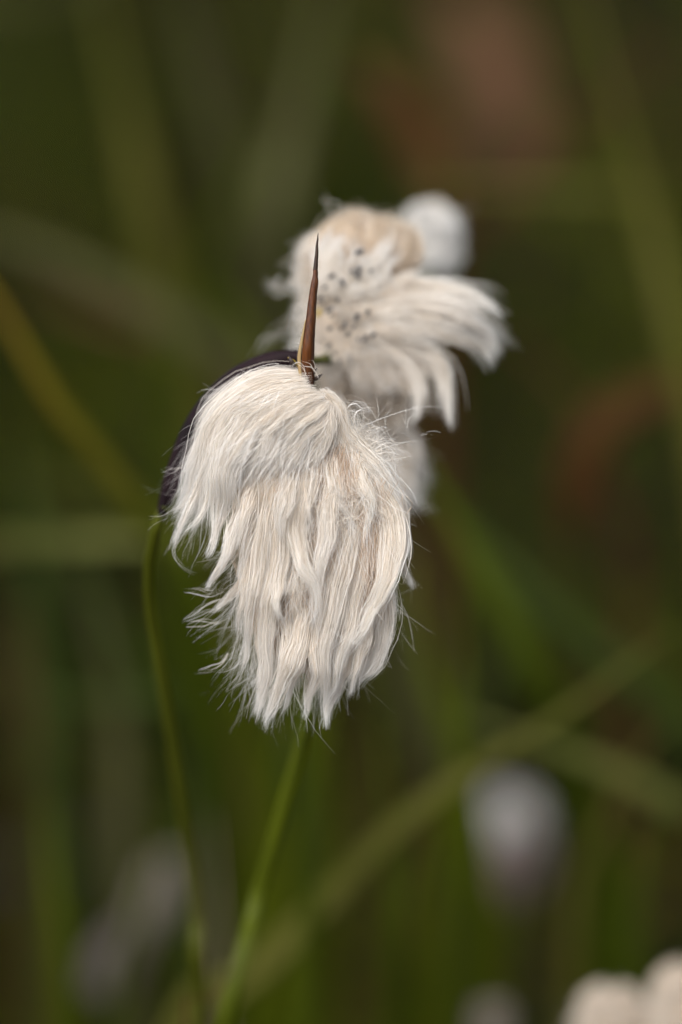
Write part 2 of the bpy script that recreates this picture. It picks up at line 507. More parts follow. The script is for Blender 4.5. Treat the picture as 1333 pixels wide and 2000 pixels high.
# lower mass: flow lines a in [-1,1] from the root line over the belly to the hanging tips
L_S = [(500, 880), (545, 880), (600, 860), (655, 830), (690, 850), (725, 880), (745, 930)]
L_M = [(494, 1060), (526, 1090), (566, 1100), (612, 1100), (664, 1100), (712, 1090), (756, 1060)]
L_E = [(524, 1230), (545, 1318), (574, 1348), (614, 1368), (642, 1360), (682, 1300), (728, 1205)]
def squeeze(x, y):
    return 612 + (x - 612) * np.interp(y, [1000, 1150, 1300, 1450], [1.0, 0.93, 0.86, 0.82])
def flow(a, t, lift=0.0, side=-1):
    s, m, e = curve2d(L_S, a), curve2d(L_M, a), curve2d(L_E, a)
    p = s * (1 - t) * (1 - 2 * t) + m * 4 * t * (1 - t) + e * t * (2 * t - 1)
    W = np.interp(t, [0, 0.25, 0.6, 0.85, 1.05], [62, 88, 80, 52, 28])
    cen = np.interp(t, [0, 0.5, 1.05], [88, 92, 104])
    w = cen + side * (W + lift) * math.sqrt(max(0.0, 1 - a * a * 0.94))
    return (squeeze(p[0], p[1]), p[1], w)

NT = 7
lower = [Fluff() for _ in range(NT)]
def bucket(a):
    return lower[int(np.clip((a + 1) / 2 * NT, 0, NT - 1))]
# dense under layers hide the heart; darker beige paints in the hollows' shade
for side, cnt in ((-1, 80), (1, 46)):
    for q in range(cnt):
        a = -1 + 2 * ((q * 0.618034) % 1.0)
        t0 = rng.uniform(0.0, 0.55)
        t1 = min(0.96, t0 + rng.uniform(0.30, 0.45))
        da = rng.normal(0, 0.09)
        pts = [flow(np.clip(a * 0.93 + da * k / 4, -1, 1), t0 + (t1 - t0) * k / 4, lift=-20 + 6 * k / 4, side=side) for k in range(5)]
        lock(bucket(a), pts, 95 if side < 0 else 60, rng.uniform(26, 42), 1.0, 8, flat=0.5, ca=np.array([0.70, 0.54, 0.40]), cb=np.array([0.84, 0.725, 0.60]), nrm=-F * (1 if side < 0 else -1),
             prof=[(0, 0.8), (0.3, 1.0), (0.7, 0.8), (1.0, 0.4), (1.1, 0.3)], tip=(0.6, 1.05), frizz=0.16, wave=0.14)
# a looser scatter of pointed locks over them
for row, (tb, te, cnt, ln) in enumerate([(0.50, 0.68, 9, 0.40), (0.32, 0.5, 9, 0.42), (0.16, 0.34, 8, 0.42), (0.02, 0.2, 10, 0.40)]):
    for q in range(cnt):
        a = -0.97 + 1.94 * (q + 0.5 + rng.normal(0, 0.4)) / cnt
        a = float(np.clip(a, -1, 1))
        t0 = rng.uniform(tb, te)
        t1 = min(t0 + ln * rng.uniform(0.6, 1.15), 1.0 + rng.uniform(-0.12, 0.02))
        da = rng.normal(0, 0.17)
        lf = rng.uniform(2, 22)
        pts = [flow(float(np.clip(a + da * (k / 5) ** 1.6, -1, 1)), t0 + (t1 - t0) * k / 5, lift=-14 + lf * math.sin(min(1, k / 4.2) * 2.3)) for k in range(6)]
        if abs(a) > 0.8:   # edge locks flick outwards
            sx = np.sign(a) * rng.uniform(2, 16)
            pts[-1] = (pts[-1][0] + sx, pts[-1][1], pts[-1][2]); pts[-2] = (pts[-2][0] + sx * 0.4, pts[-2][1], pts[-2][2])
        lock(bucket(a), pts, int(rng.uniform(80, 150)), rng.uniform(12, 24), 0.85, 11, wild=0.5, flat=0.5, ca=CREAM, cb=WHITE, frizz=0.14, wave=0.10, root=(0, 0.35), tip=(0.65, 1.04))
# the large locks of the photograph, proud of the rest with hollows between them
def surf(x, y):
    cx = np.interp(y, [860, 950, 1050, 1200, 1300, 1400], [610, 590, 608, 608, 608, 600])
    hw = np.interp(y, [860, 950, 1050, 1200, 1300, 1400], [120, 175, 190, 172, 140, 110])
    W = np.interp(y, [860, 980, 1150, 1280, 1400], [62, 84, 78, 56, 28])
    c = np.interp(y, [860, 1100, 1400], [88, 92, 104])
    return c - W * math.sqrt(max(0.02, 1 - min(1, ((x - cx) / hw) ** 2)))
def big(pts2, n, r, lift, wd=0.85, **kw):
    m = len(pts2)
    pts2 = [(squeeze(x, y), y) for x, y in pts2]
    pts = [(x, y, surf(x, y) - (-8 + (lift + 8) * math.sin(min(1.0, (k / (m - 1)) * 1.25) * 1.75))) for k, (x, y) in enumerate(pts2)]
    a = (np.mean([p[0] for p in pts2]) - 608) / 190
    arg = dict(wild=0.6, halo=0.12, flat=0.42, ca=CREAM, cb=WHITE, frizz=0.06, wave=0.05, root=(0, 0.4), tip=(0.42, 1.04), splay=0.16, prof=[(0, 0.55), (0.2, 0.9), (0.48, 1.0), (0.68, 0.68), (0.84, 0.34), (1.0, 0.06), (1.1, 0.03)])
    arg.update(kw)
    lock(bucket(a), pts, n, r, wd, 14, **arg)
for pts2, n, r, lift in [
    ([(532, 930), (520, 1010), (500, 1110), (478, 1200), (452, 1300)], 240, 20, 16),
    ([(556, 930), (550, 1020), (536, 1120), (512, 1210), (502, 1270), (506, 1330), (474, 1408)], 300, 26, 22),
    ([(575, 900), (560, 970), (545, 1020), (530, 1066)], 200, 22, 34),
    ([(600, 900), (582, 980), (574, 1050), (588, 1105), (612, 1140), (618, 1180), (612, 1228)], 280, 24, 36),
    ([(655, 900), (645, 990), (634, 1060), (624, 1120), (617, 1200)], 240, 22, 30),
    ([(548, 1080), (538, 1130), (541, 1190), (552, 1228)], 150, 15, 26),
    ([(690, 910), (730, 950), (764, 1010), (772, 1070), (758, 1150), (722, 1235), (678, 1284)], 420, 30, 26),
    ([(752, 1080), (764, 1160), (770, 1215), (752, 1295), (712, 1348)], 320, 24, 4),
    ([(700, 1010), (678, 1080), (660, 1170), (640, 1260), (634, 1320), (645, 1400)], 300, 26, 26),
    ([(720, 1050), (702, 1130), (690, 1210), (672, 1290), (664, 1340), (642, 1395)], 280, 26, 20),
    ([(604, 1160), (588, 1230), (566, 1290), (538, 1352), (498, 1424)], 280, 22, 26),
    ([(622, 1200), (612, 1270), (617, 1325), (592, 1380)], 200, 18, 24),
    ([(520, 1180), (505, 1240), (490, 1300), (482, 1360)], 160, 18, 16),
    ([(640, 860), (650, 930), (668, 1000), (690, 1060)], 200, 22, 14),
    ([(670, 870), (700, 930), (720, 1000), (716, 1070)], 200, 22, 16),
    ([(500, 930), (478, 1000), (466, 1060), (452, 1086)], 180, 20, 26),
    ([(620, 880), (606, 950), (600, 1010), (604, 1050)], 160, 20, 20),
    ([(735, 1180), (728, 1240), (716, 1290), (700, 1370)], 180, 17, 14),
    ([(560, 1200), (556, 1260), (546, 1310), (520, 1365)], 180, 18, 18),
    ([(494, 1060), (478, 1120), (464, 1180), (436, 1240)], 120, 12, 10)]:
    big(pts2, n, r * 0.9, lift * 1.35)
# fly-away hairs lying over the surface, out of line with the rest
fly = Fluff()
for q in range(2600):
    if q < 1900:
        a = rng.uniform(-0.95, 0.95); t = rng.uniform(0.02, 0.85)
        p0 = P(*flow(a, t, lift=rng.uniform(-4, 16))); p1 = P(*flow(a, t + 0.1, lift=0))
        strays(fly, p0[None], norm((p1 - p0)[None]) + rng.normal(0, 0.45, (1, 3)), rng.uniform(30, 110), 0.95, 10, curl=0.45)
    else:
        p_ = rng.uniform(470, 640), rng.uniform(760, 890)
        strays(fly, P(p_[0], p_[1], -14 + abs(p_[0] - 540) * 0.25)[None], (-R * 0.8 - U * 0.75 - F * 0.15)[None] + rng.normal(0, 0.4, (1, 3)), rng.uniform(30, 110), 0.95, 10, curl=0.45)
# swirl of crossing fibres at the right of the belly and over the hollows
for q in range(46):
    cx, cy = (680, 990) if q < 26 else (612, 1085)
    x0, y0 = cx + rng.normal(0, 30), cy + rng.normal(0, 30)
    an = rng.uniform(0, 6.28); ln = rng.uniform(25, 60)
    x1, y1 = x0 + math.cos(an) * ln, y0 + abs(math.sin(an)) * ln
    ll = rng.uniform(8, 18) if q < 26 else -12
    lock(bucket((x0 - 608) / 190), [(x0, y0, surf(x0, y0) - ll + 6), ((x0 + x1) / 2 + 6, (y0 + y1) / 2, surf(x0, y0) - ll - 5), (x1, y1, surf(x1, y1) - ll)], 9, 12, 0.8, 9, frizz=0.4, wave=0.4, splay=0.6, ca=CREAM, cb=CREAM)
# back of the head, hanging locks
for q in range(22):
    a = rng.uniform(-1, 1); t0 = rng.uniform(0.1, 0.6); t1 = min(1.0, t0 + 0.42)
    pts = [flow(a, t0 + (t1 - t0) * k / 4, lift=10 * k / 4, side=1) for k in range(5)]
    lock(bucket(a), pts, 80, rng.uniform(22, 34), 1.2, 8, nrm=F)
# the pointed tips the photograph shows along the hem
for pts, n, r in [
    ([(505, 1230, 60), (500, 1310, 66), (495, 1360, 72), (474, 1408, 78)], 90, 20),
    ([(545, 1220, 48), (540, 1310, 58), (520, 1362, 66), (497, 1418, 72)], 100, 20),
    ([(575, 1230, 46), (572, 1310, 60), (560, 1350, 68), (540, 1392, 74)], 80, 17),
    ([(625, 1230, 46), (612, 1320, 60), (600, 1365, 68), (585, 1402, 74)], 80, 18),
    ([(640, 1230, 46), (642, 1320, 60), (645, 1370, 68), (640, 1425, 74)], 100, 18),
    ([(690, 1190, 48), (690, 1280, 58), (672, 1345, 66), (645, 1400, 72)], 120, 22),
    ([(735, 1150, 66), (738, 1240, 72), (718, 1310, 78), (702, 1368, 84)], 90, 20),
    ([(760, 1110, 84), (768, 1180, 86), (760, 1250, 90), (728, 1330, 94)], 130, 22),
    ([(478, 1090, 84), (472, 1170, 86), (470, 1240, 88), (456, 1305, 92)], 60, 13),
    ([(500, 1180, 70), (492, 1260, 76), (494, 1310, 80), (478, 1345, 84)], 70, 14),
    ([(770, 960, 80), (790, 1030, 84), (798, 1080, 90), (818, 1158, 96)], 110, 17),
    ([(755, 930, 76), (788, 990, 80), (800, 1040, 84), (812, 1082, 88)], 80, 15)]:
    pts = [(squeeze(x, y), y, w_) for x, y, w_ in pts]
    a = (pts[-1][0] - 610) / 190
    lock(bucket(a), pts, n, r * 0.8, 0.9, 12, wild=0.55, flat=0.55, ca=CREAM, cb=WHITE, root=(0, 0.4), splay=0.10)

# crown: combed from the whorl at the top over to the left
C_S = [(612, 734, 60), (600, 735, 40), (612, 758, 16), (632, 772, 12), (645, 782, 18), (652, 795, 30)]
C_1 = [(530, 742, 80), (505, 750, 40), (540, 775, 2), (580, 785, -8), (618, 800, -4), (655, 815, 22)]
C_2 = [(450, 790, 92), (434, 815, 44), (455, 835, 2), (510, 835, -16), (575, 838, -14), (645, 850, 10)]
C_3 = [(400, 872, 104), (396, 905, 58), (425, 920, 10), (470, 890, -10), (548, 880, -4), (622, 880, 12)]
C_4 = [(358, 985, 118), (378, 1010, 72), (418, 1030, 30), (455, 960, 6), (520, 934, 10), (598, 915, 20)]
NC = 4
crown = [Fluff() for _ in range(NC)]
def crown_path(a, off=0, ext=1.0, da=0.0):
    pts = [curve2d(c, a + da * k / 4) for k, c in enumerate((C_S, C_1, C_2, C_3, C_4))]
    pts[4] = pts[3] + (pts[4] - pts[3]) * ext
    return [(p[0], p[1], p[2] + off) for p in pts]
for q in range(60):
    a = -1 + 2 * ((q * 0.618034 + 0.1) % 1.0)
    off = rng.uniform(0, 22)
    fl = crown[int(np.clip((a + 1) / 2 * NC, 0, NC - 1))]
    lock(fl, crown_path(a, off, rng.uniform(0.45, 1.3), rng.normal(0, 0.18)), 170, rng.uniform(14, 32), 0.85, 14, flat=0.45, ca=CREAM, cb=WHITE, frizz=0.06, wave=0.05,
         root=(0, 0.35), tip=(0.55 if a < 0.2 else 0.42, 1.04), clump=0.65, splay=0.12, prof=[(0, 0.45), (0.2, 0.8), (0.5, 1.0), (0.75, 0.55), (1.0, 0.10), (1.1, 0.05)])
for q in range(30):      # separate wisps over the crown, of very different reach
    a = rng.uniform(-0.95, 0.95)
    fl = crown[int(np.clip((a + 1) / 2 * NC, 0, NC - 1))]
    lock(fl, crown_path(a, -rng.uniform(4, 14), rng.uniform(0.2, 1.5), rng.normal(0, 0.25)), 80, rng.uniform(8, 15), 0.85, 14, flat=0.5, clump=0.7, ca=CREAM, cb=WHITE, root=(0, 0.45), tip=(0.55, 1.04), frizz=0.12, wave=0.1, splay=0.3,
         prof=[(0, 0.5), (0.3, 1.0), (0.6, 0.8), (0.85, 0.35), (1.0, 0.06), (1.1, 0.03)])
# loose pointed ends below the crown at the left
for pts, n, r in [
    ([(416, 860, 60), (396, 930, 62), (376, 985, 66), (340, 1060, 74)], 60, 12),
    ([(424, 870, 40), (410, 950, 44), (394, 1000, 50), (360, 1035, 60)], 60, 12),
    ([(430, 900, 26), (432, 980, 30), (424, 1030, 36), (412, 1085, 44)], 110, 20),
    ([(470, 930, 24), (462, 1010, 30), (452, 1060, 36), (438, 1112, 42)], 120, 20),
    ([(470, 1000, 50), (456, 1060, 56), (438, 1110, 62), (408, 1155, 70)], 80, 14),
    ([(500, 930, 20), (498, 1010, 22), (488, 1070, 28), (470, 1130, 34)], 110, 20),
    ([(484, 1080, 70), (468, 1140, 74), (446, 1170, 80), (412, 1210, 88)], 50, 10),
    ([(400, 880, 96), (384, 940, 100), (370, 970, 104), (344, 1000, 108)], 50, 10)]:
    lock(crown[0], pts, n, r, 0.95, 12, wild=0.35, flat=0.55, root=(0, 0.4), splay=0.14)
for q in range(26):      # ragged hair breaking the outline of the crown over the dark sheath
    u = rng.uniform(0, 1)
    x0 = 600 - 190 * u; y0 = 728 + 120 * u ** 1.6
    dx, dy = -rng.uniform(25, 60), rng.uniform(-4, 34) + 30 * u
    lock(crown[0], [(x0 + 30, y0 + 26, 80), (x0, y0 + 12, 84), (x0 + dx, y0 + dy + 8, 104)], int(rng.uniform(10, 20)), rng.uniform(7, 14), 0.95, 12, frizz=0.25, wave=0.2, splay=0.5, flat=0.8)
# roll of hair at the right of the crown, running down into the right flank
for q in range(12):
    o = rng.uniform(-14, 14)
    lock(crown[NC - 1], [(625 + o, 765, 24), (655, 800 + o, 26), (668 + o * 0.6, 850, 34), (720 + o, 900 + o, 40), (770 + o * 0.4, 980 + 2 * o, 52)], 90, 18, 1.0, 12, frizz=0.2, wave=0.16, splay=0.2)
# loose tangle over the right shoulder
tang = Fluff()
for q in range(16):
    x0, y0 = rng.uniform(640, 700), rng.uniform(830, 930)
    x1, y1 = x0 + rng.uniform(40, 110), y0 + rng.uniform(-30, 70)
    lock(tang, [(x0, y0, 44), ((x0 + x1) / 2, (y0 + y1) / 2 - rng.uniform(5, 25), 48), (x1, y1, 66)], 26, 20, 0.95, 12, frizz=0.35, wave=0.35, splay=0.5, flat=0.8)
n = 80
st = np.array([P(rng.uniform(660, 770), rng.uniform(830, 960), rng.uniform(40, 90)) for _ in range(n)])
strays(tang, st, R * rng.normal(0.6, 0.7, (n, 1)) + U * rng.normal(0.2, 0.8, (n, 1)) - F * rng.normal(0.1, 0.4, (n, 1)), rng.uniform(40, 110, n), 0.8, curl=0.7)
# hairs standing up against the rear fluff
for x, y, x2, y2 in [(742, 832, 692, 732), (735, 835, 684, 795), (752, 835, 752, 782), (795, 850, 788, 770), (800, 850, 797, 800), (820, 850, 862, 825), (660, 800, 648, 745)]:
    p0, p1 = P(x, y, 70), P(x2, y2, 62)
    strays(tang, p0[None] + rng.normal(0, 2 * PX, (2, 3)), np.repeat((p1 - p0)[None], 2, 0), np.linalg.norm(p1 - p0) / PX * np.array([1.0, 0.7]), 1.0, curl=0.22)
# wisps off the outlines
wis = Fluff()
def edge_wisps(pts, nrm2, n, ln, spread=0.5, w=(60, 130), curl=0.45):
    pts = np.asarray(pts, float)
    u = rng.uniform(0, len(pts) - 1, n)
    i = np.minimum(u.astype(int), len(pts) - 2); f = (u - i)[:, None]
    q = pts[i] * (1 - f) + pts[i + 1] * f
    s = np.array([P(a + rng.normal(0, 6), b + rng.normal(0, 6), rng.uniform(*w)) for a, b in q])
    d = R * (nrm2[0] + rng.normal(0, spread, (n, 1))) - U * (nrm2[1] + rng.normal(0, spread, (n, 1))) - F * rng.normal(0, 0.35, (n, 1))
    strays(wis, s, d, rng.uniform(ln[0], ln[1], n), 0.7, curl=curl)
edge_wisps([(430, 785), (402, 880), (386, 950), (410, 1010)], (-0.5, 0.85), 110, (40, 100), 0.28)
edge_wisps([(470, 1040), (476, 1130), (484, 1220), (500, 1300)], (-0.35, 0.95), 170, (40, 120), 0.22)
edge_wisps([(470, 1050), (474, 1130), (484, 1220), (500, 1290)], (-0.75, 0.5), 40, (40, 100), 0.3)
edge_wisps([(510, 1250), (560, 1290), (650, 1290), (705, 1240)], (-0.22, 1.0), 190, (50, 110), 0.2)
edge_wisps([(760, 950), (785, 1040), (772, 1150), (755, 1240)], (0.15, 0.95), 60, (30, 80), 0.22)
edge_wisps([(420, 780), (500, 735), (570, 715), (640, 760)], (-0.6, 0.1), 34, (20, 60), 0.5)
# long single curls at the left
for pts in ([(440, 1170, 80), (400, 1192, 78), (355, 1222, 80)], [(442, 1155, 80), (398, 1168, 82), (350, 1160, 84)], [(445, 1190, 76), (395, 1205, 76), (348, 1230, 78)],
            [(450, 1270, 84), (420, 1300, 84), (378, 1310, 86)], [(440, 1215, 84), (400, 1226, 84), (356, 1228, 86)], [(370, 1020, 90), (346, 1080, 92), (390, 1130, 94)],
            [(600, 735, 30), (582, 700, 30), (562, 716, 36)], [(625, 740, 40), (606, 708, 36), (580, 704, 42)],
            [(480, 745, 90), (430, 770, 96), (395, 782, 100)], [(360, 905, 100), (335, 925, 104), (308, 920, 108)]):
    lock(wis, pts, 4, 4, 0.95, 16, frizz=0.3, wave=0.4, root=(0, 0.1), tip=(0.85, 1.0))

dk = Fluff()
for pts in ([(516, 824, -14), (504, 834, -15), (492, 846, -14), (486, 850, -12)], [(508, 838, -15), (512, 850, -15), (506, 856, -14)], [(560, 802, -10), (545, 808, -12), (530, 818, -14)], [(600, 790, -4), (588, 792, -8), (572, 798, -10)]):
    lock(dk, pts, 2, 1.5, 1.3, 8, ca=np.array([0.12, 0.05, 0.03]), cb=np.array([0.2, 0.08, 0.04]), root=(0, 0.1), tip=(0.9, 1.0))
part('loose_hairs', dk.mesh('loose_hairs'), head1, plant, 'stuff')['label'] = 'few reddish brown fibres on the crown'
for fl in lower + crown:
    t_ = part('tuft', fl.mesh(), head1, plant, 'stuff')
part('loose_hairs', fly.mesh('loose_hairs'), head1, plant, 'stuff')
part('loose_hairs', tang.mesh('loose_hairs'), head1, plant, 'stuff')
part('loose_hairs', wis.mesh('loose_hairs'), head1, plant, 'stuff')

WOFF = 80.0
# ---- second, opened seed head behind (dark seeds, combed out to the right)
head2 = part('seed_head', core_loft('seed_head', [(705, 452, 350, 26, 30), (716, 482, 335, 68, 70), (710, 530, 330, 85, 80), (680, 600, 320, 75, 70), (680, 660, 320, 70, 60), (700, 720, 340, 45, 45), (710, 770, 345, 30, 30)], plant), plant, plant)
head2['label'] = 'opened seed head with dark seeds behind the spike'
dome, right_tufts, skirt = Fluff(), [], Fluff()
for q in range(70):
    a = -1 + 2 * ((q * 0.618034 + 0.3) % 1.0)
    dep = rng.uniform(0, 1)
    pts = [(694 + 72 * a, 578, 250 + 40 * dep), (714 + 102 * a, 508, 228 + 40 * dep + 55 * a * a), (719 + 92 * a, 454 + 22 * a * a, 250 + 50 * dep + 60 * a * a), (722 + 68 * a, 428 + 30 * a * a, 320 + 40 * dep), (724 + 56 * a, 444 + 30 * a * a, 400)]
    lock(dome, pts, 80, 22, 1.4, 10, halo=0.10, ca=TAN if rng.uniform() < 0.6 else BEIGE, cb=BEIGE if rng.uniform() < 0.7 else CREAM, frizz=0.05, wave=0.05, tip=(0.7, 1.0), root=(0.0, 0.4), prof=[(0, 0.7), (0.5, 1), (1, 0.8), (1.1, 0.7)])
for q in range(60):   # pale streaks rising from the seeds
    a = rng.uniform(-1, 0.75); h = rng.uniform(30, 140)
    pts = [(690 + 58 * a, 590, 238), (698 + 74 * a + rng.normal(0, 8), 585 - h * 0.55, 212 + 20 * a * a), (708 + 84 * a + rng.normal(0, 10), 585 - h, 216 + 40 * a * a)]
    lock(dome, pts, 22, rng.uniform(6, 13), 1.2, 9, ca=CREAM, cb=WHITE, frizz=0.3, wave=0.25, splay=0.3)
for q in range(26):   # left, loose and thin
    y = rng.uniform(480, 690)
    pts = [(660, y + 20, 290), (618, y, 280), (590 + rng.uniform(-15, 20), y + rng.uniform(-10, 50), 290)]
    lock(dome, pts, 42, 22, 1.2, 10, ca=BEIGE, cb=WHITE, frizz=0.4, wave=0.4, splay=0.7)
for pts, n_ in (([(580, 560, 280), (545, 560, 282), (510, 535, 285)], 16), ([(575, 545, 280), (540, 552, 280), (505, 545, 285)], 14), ([(590, 610, 280), (560, 640, 285), (500, 690, 290)], 14), ([(580, 650, 270), (540, 665, 275), (490, 700, 285)], 12), ([(640, 430, 300), (650, 405, 300), (622, 376, 310)], 7)):
    lock(dome, pts, max(5, n_ // 2), 9, 0.8, 12, frizz=0.4, wave=0.4, splay=0.4)
part('tuft', dome.mesh(), head2, plant, 'stuff')
# middle shaggy mat
mat_ = Fluff()
for q in range(60):
    x0, y0 = rng.uniform(625, 740), rng.uniform(560, 680)
    ang = math.atan2(y0 - 610, x0 - 600) * 0.8 + rng.normal(0, 0.45)
    ln = rng.uniform(60, 120)
    pts = [(x0, y0, 262 + rng.uniform(-10, 14)), (x0 + math.cos(ang) * ln * 0.5, y0 + math.sin(ang) * ln * 0.5, 232 + rng.uniform(-10, 20)), (x0 + math.cos(ang) * ln, y0 + math.sin(ang) * ln + 12, 250)]
    lock(mat_, pts, 60, 20, 1.35, 9, ca=BEIGE, cb=WHITE, frizz=0.2, wave=0.22, splay=0.25)
part('tuft', mat_.mesh(), head2, plant, 'stuff')
# big pointed locks to the right
for li, (pts, n_, r) in enumerate([
    ([(690, 590, 255), (790, 572, 244), (870, 566, 244), (930, 574, 250), (966, 594, 254), (996, 622, 258)], 460, 25),
    ([(720, 615, 245), (810, 600, 218), (880, 602, 208), (935, 628, 214), (968, 660, 228), (986, 702, 240)], 560, 32),
    ([(730, 640, 240), (820, 632, 214), (890, 648, 212), (935, 668, 222), (962, 690, 236), (980, 718, 244)], 380, 20),
    ([(720, 660, 250), (800, 672, 226), (850, 704, 224), (880, 745, 236), (891, 785, 242), (895, 832, 246)], 300, 17),
    ([(690, 670, 250), (760, 688, 224), (805, 722, 224), (826, 756, 234), (828, 788, 240), (817, 826, 244)], 320, 17),
    ([(680, 610, 250), (760, 600, 222), (830, 605, 214), (880, 640, 222)], 300, 32),
    ([(690, 640, 250), (770, 640, 220), (830, 660, 214), (860, 700, 226)], 300, 30)]):
    fl = Fluff()
    pts = [(p[0] - max(0, p[0] - 760) * 0.07, p[1], p[2]) for p in pts]
    lock(fl, pts, n_, r, 1.2, 12, halo=0.02, ca=CREAM * 0.97, cb=WHITE, frizz=0.06, wave=0.06, flat=0.6, root=(0, 0.4), tip=(0.62, 1.02), prof=[(0, 0.7), (0.3, 1.0), (0.55, 0.9), (0.75, 0.5), (0.9, 0.22), (1.0, 0.06), (1.1, 0.04)])
    lock(fl, [(p[0], p[1] + 3, p[2] + 12) for p in pts], n_ // 3, r * 0.9, 1.5, 9, ca=BEIGE, cb=CREAM, flat=0.9, tip=(0.6, 0.95))
    part('tuft', fl.mesh(), head2, plant, 'stuff')
full = Fluff()      # the fuller mass the pointed locks grow out of
for q in range(40):
    x0, y0 = rng.uniform(690, 760), rng.uniform(585, 680)
    ln = rng.uniform(90, 150); an = rng.normal(0.12, 0.22) + (y0 - 620) / 160
    pts = [(x0, y0, 252), (x0 + ln * 0.5 * math.cos(an * 0.6), y0 + ln * 0.5 * math.sin(an * 0.6) - 8, 232), (x0 + ln * math.cos(an), min(735, y0 + ln * math.sin(an)), 240)]
    lock(full, pts, 70, 24, 1.3, 9, ca=BEIGE, cb=CREAM, frizz=0.12, wave=0.12, splay=0.2)
for q in range(26):
    x0, y0 = rng.uniform(690, 790), rng.uniform(650, 700)
    ln = rng.uniform(50, 95); an = rng.normal(0.95, 0.3)
    pts = [(x0, y0, 262), (x0 + ln * 0.55 * math.cos(an * 0.7), y0 + ln * 0.5 * math.sin(an * 0.7), 250), (x0 + ln * math.cos(an), y0 + ln * math.sin(an), 262)]
    lock(full, pts, 45, 18, 1.2, 9, ca=BEIGE, cb=CREAM, frizz=0.2, wave=0.2, splay=0.4)
part('tuft', full.mesh(), head2, plant, 'stuff')
# neck of fluff hanging below
for q in range(34):
    a = rng.uniform(-1, 1)
    pts = [(700 + 55 * a, 680, 300 + rng.uniform(0, 60)), (708 + 66 * a, 740, 300 + rng.uniform(0, 50)), (712 + 58 * a + rng.normal(0, 8), 800 + rng.uniform(-10, 60), 310 + rng.uniform(0, 50))]
    lock(skirt, pts, 80, 28, 1.6, 8, ca=BEIGE, cb=CREAM, frizz=0.1, wave=0.1, prof=[(0, 0.8), (0.4, 1), (1, 0.7), (1.1, 0.6)])
part('tuft', skirt.mesh(), head2, plant, 'stuff')
# seeds
seed_me = loft('seed', np.array([[0, 0, -0.55e-3], [0, 0, -0.2e-3], [0, 0, 0.2e-3], [0, 0, 0.55e-3]]), [0.05e-3, 0.24e-3, 0.27e-3, 0.05e-3], M_SEED, 9, 8)
for (x, y, w) in [(650, 538, 212), (668, 552, 210), (690, 528, 200), (702, 524, 200), (697, 540, 202), (728, 532, 202), (640, 560, 215), (634, 552, 220), (632, 596, 212), (640, 606, 208), (648, 612, 206), (628, 582, 215),
                  (672, 632, 206), (690, 640, 202), (697, 622, 200), (680, 650, 206), (668, 640, 206), (715, 662, 204), (700, 664, 206), (728, 655, 206), (640, 675, 216), (652, 690, 220), (660, 705, 225), (640, 700, 225), (684, 700, 226), (700, 494, 204), (660, 590, 206), (720, 610, 198), (645, 640, 210)]:
    o = obj('seed', seed_me, head2)
    o.location = P(x + rng.normal(0, 2), y + rng.normal(0, 2), w - 2 + rng.uniform(-8, 10)) - np.array(plant.location)
    o.rotation_euler = (rng.uniform(0.2, 1.2), rng.uniform(-1, 1), rng.uniform(0, 3))
    s = rng.uniform(0.55, 1.05); o.scale = (s, s, s)
for (x, y, w, m) in [(622, 612, 214, M_YEL)]:
    part('flower_scale', loft('flower_scale', PP([(x - 6, y + 8, w), (x, y, w - 6), (x + 4, y - 9, w)]), [1 * PX, 6 * PX, 1 * PX], m, 8, 8, 0.5), head2, plant)

WOFF = 0.0
# ---- third seed head: pale puff behind the right shoulder
head3 = part('seed_head', core_loft('seed_head', [(752, 810, 525, 18, 18), (756, 845, 525, 34, 36), (758, 900, 525, 36, 40), (764, 945, 525, 26, 30), (768, 975, 525, 10, 14)], plant), plant, plant)
head3['label'] = 'soft white puff behind the right shoulder of the front head'
puff = Fluff()
for q in range(70):
    a = rng.uniform(-1, 1); s = rng.uniform(0, 1) ** 0.7
    y0 = 800 + 110 * s
    pts = [(748 + 33 * a, y0, 510 + rng.uniform(-50, 50)), (756 + 48 * a, y0 + 45, 495 + rng.uniform(-50, 60)), (766 + 50 * a, y0 + 95 + rng.uniform(-10, 14), 500 + rng.uniform(-40, 60))]
    lock(puff, pts, 60, 20, 1.3, 9, ca=CREAM, cb=WHITE, frizz=0.35, wave=0.25, splay=0.7, halo=0.3)
part('tuft', puff.mesh(), head3, plant, 'stuff')
# stalks by which the rear heads hang on
part('stalk', loft('stalk', PP([(600, 705, 165), (635, 700, 300), (670, 660, 400), (690, 600, 420)]), [9 * PX, 8 * PX, 7 * PX], M_STEM, 20, 8), head2, plant)
part('stalk', loft('stalk', PP([(600, 705, 168), (650, 705, 330), (700, 720, 430), (740, 760, 500), (772, 830, 520)]), [9 * PX, 8 * PX, 7 * PX], M_STEM, 24, 8), head3, plant)

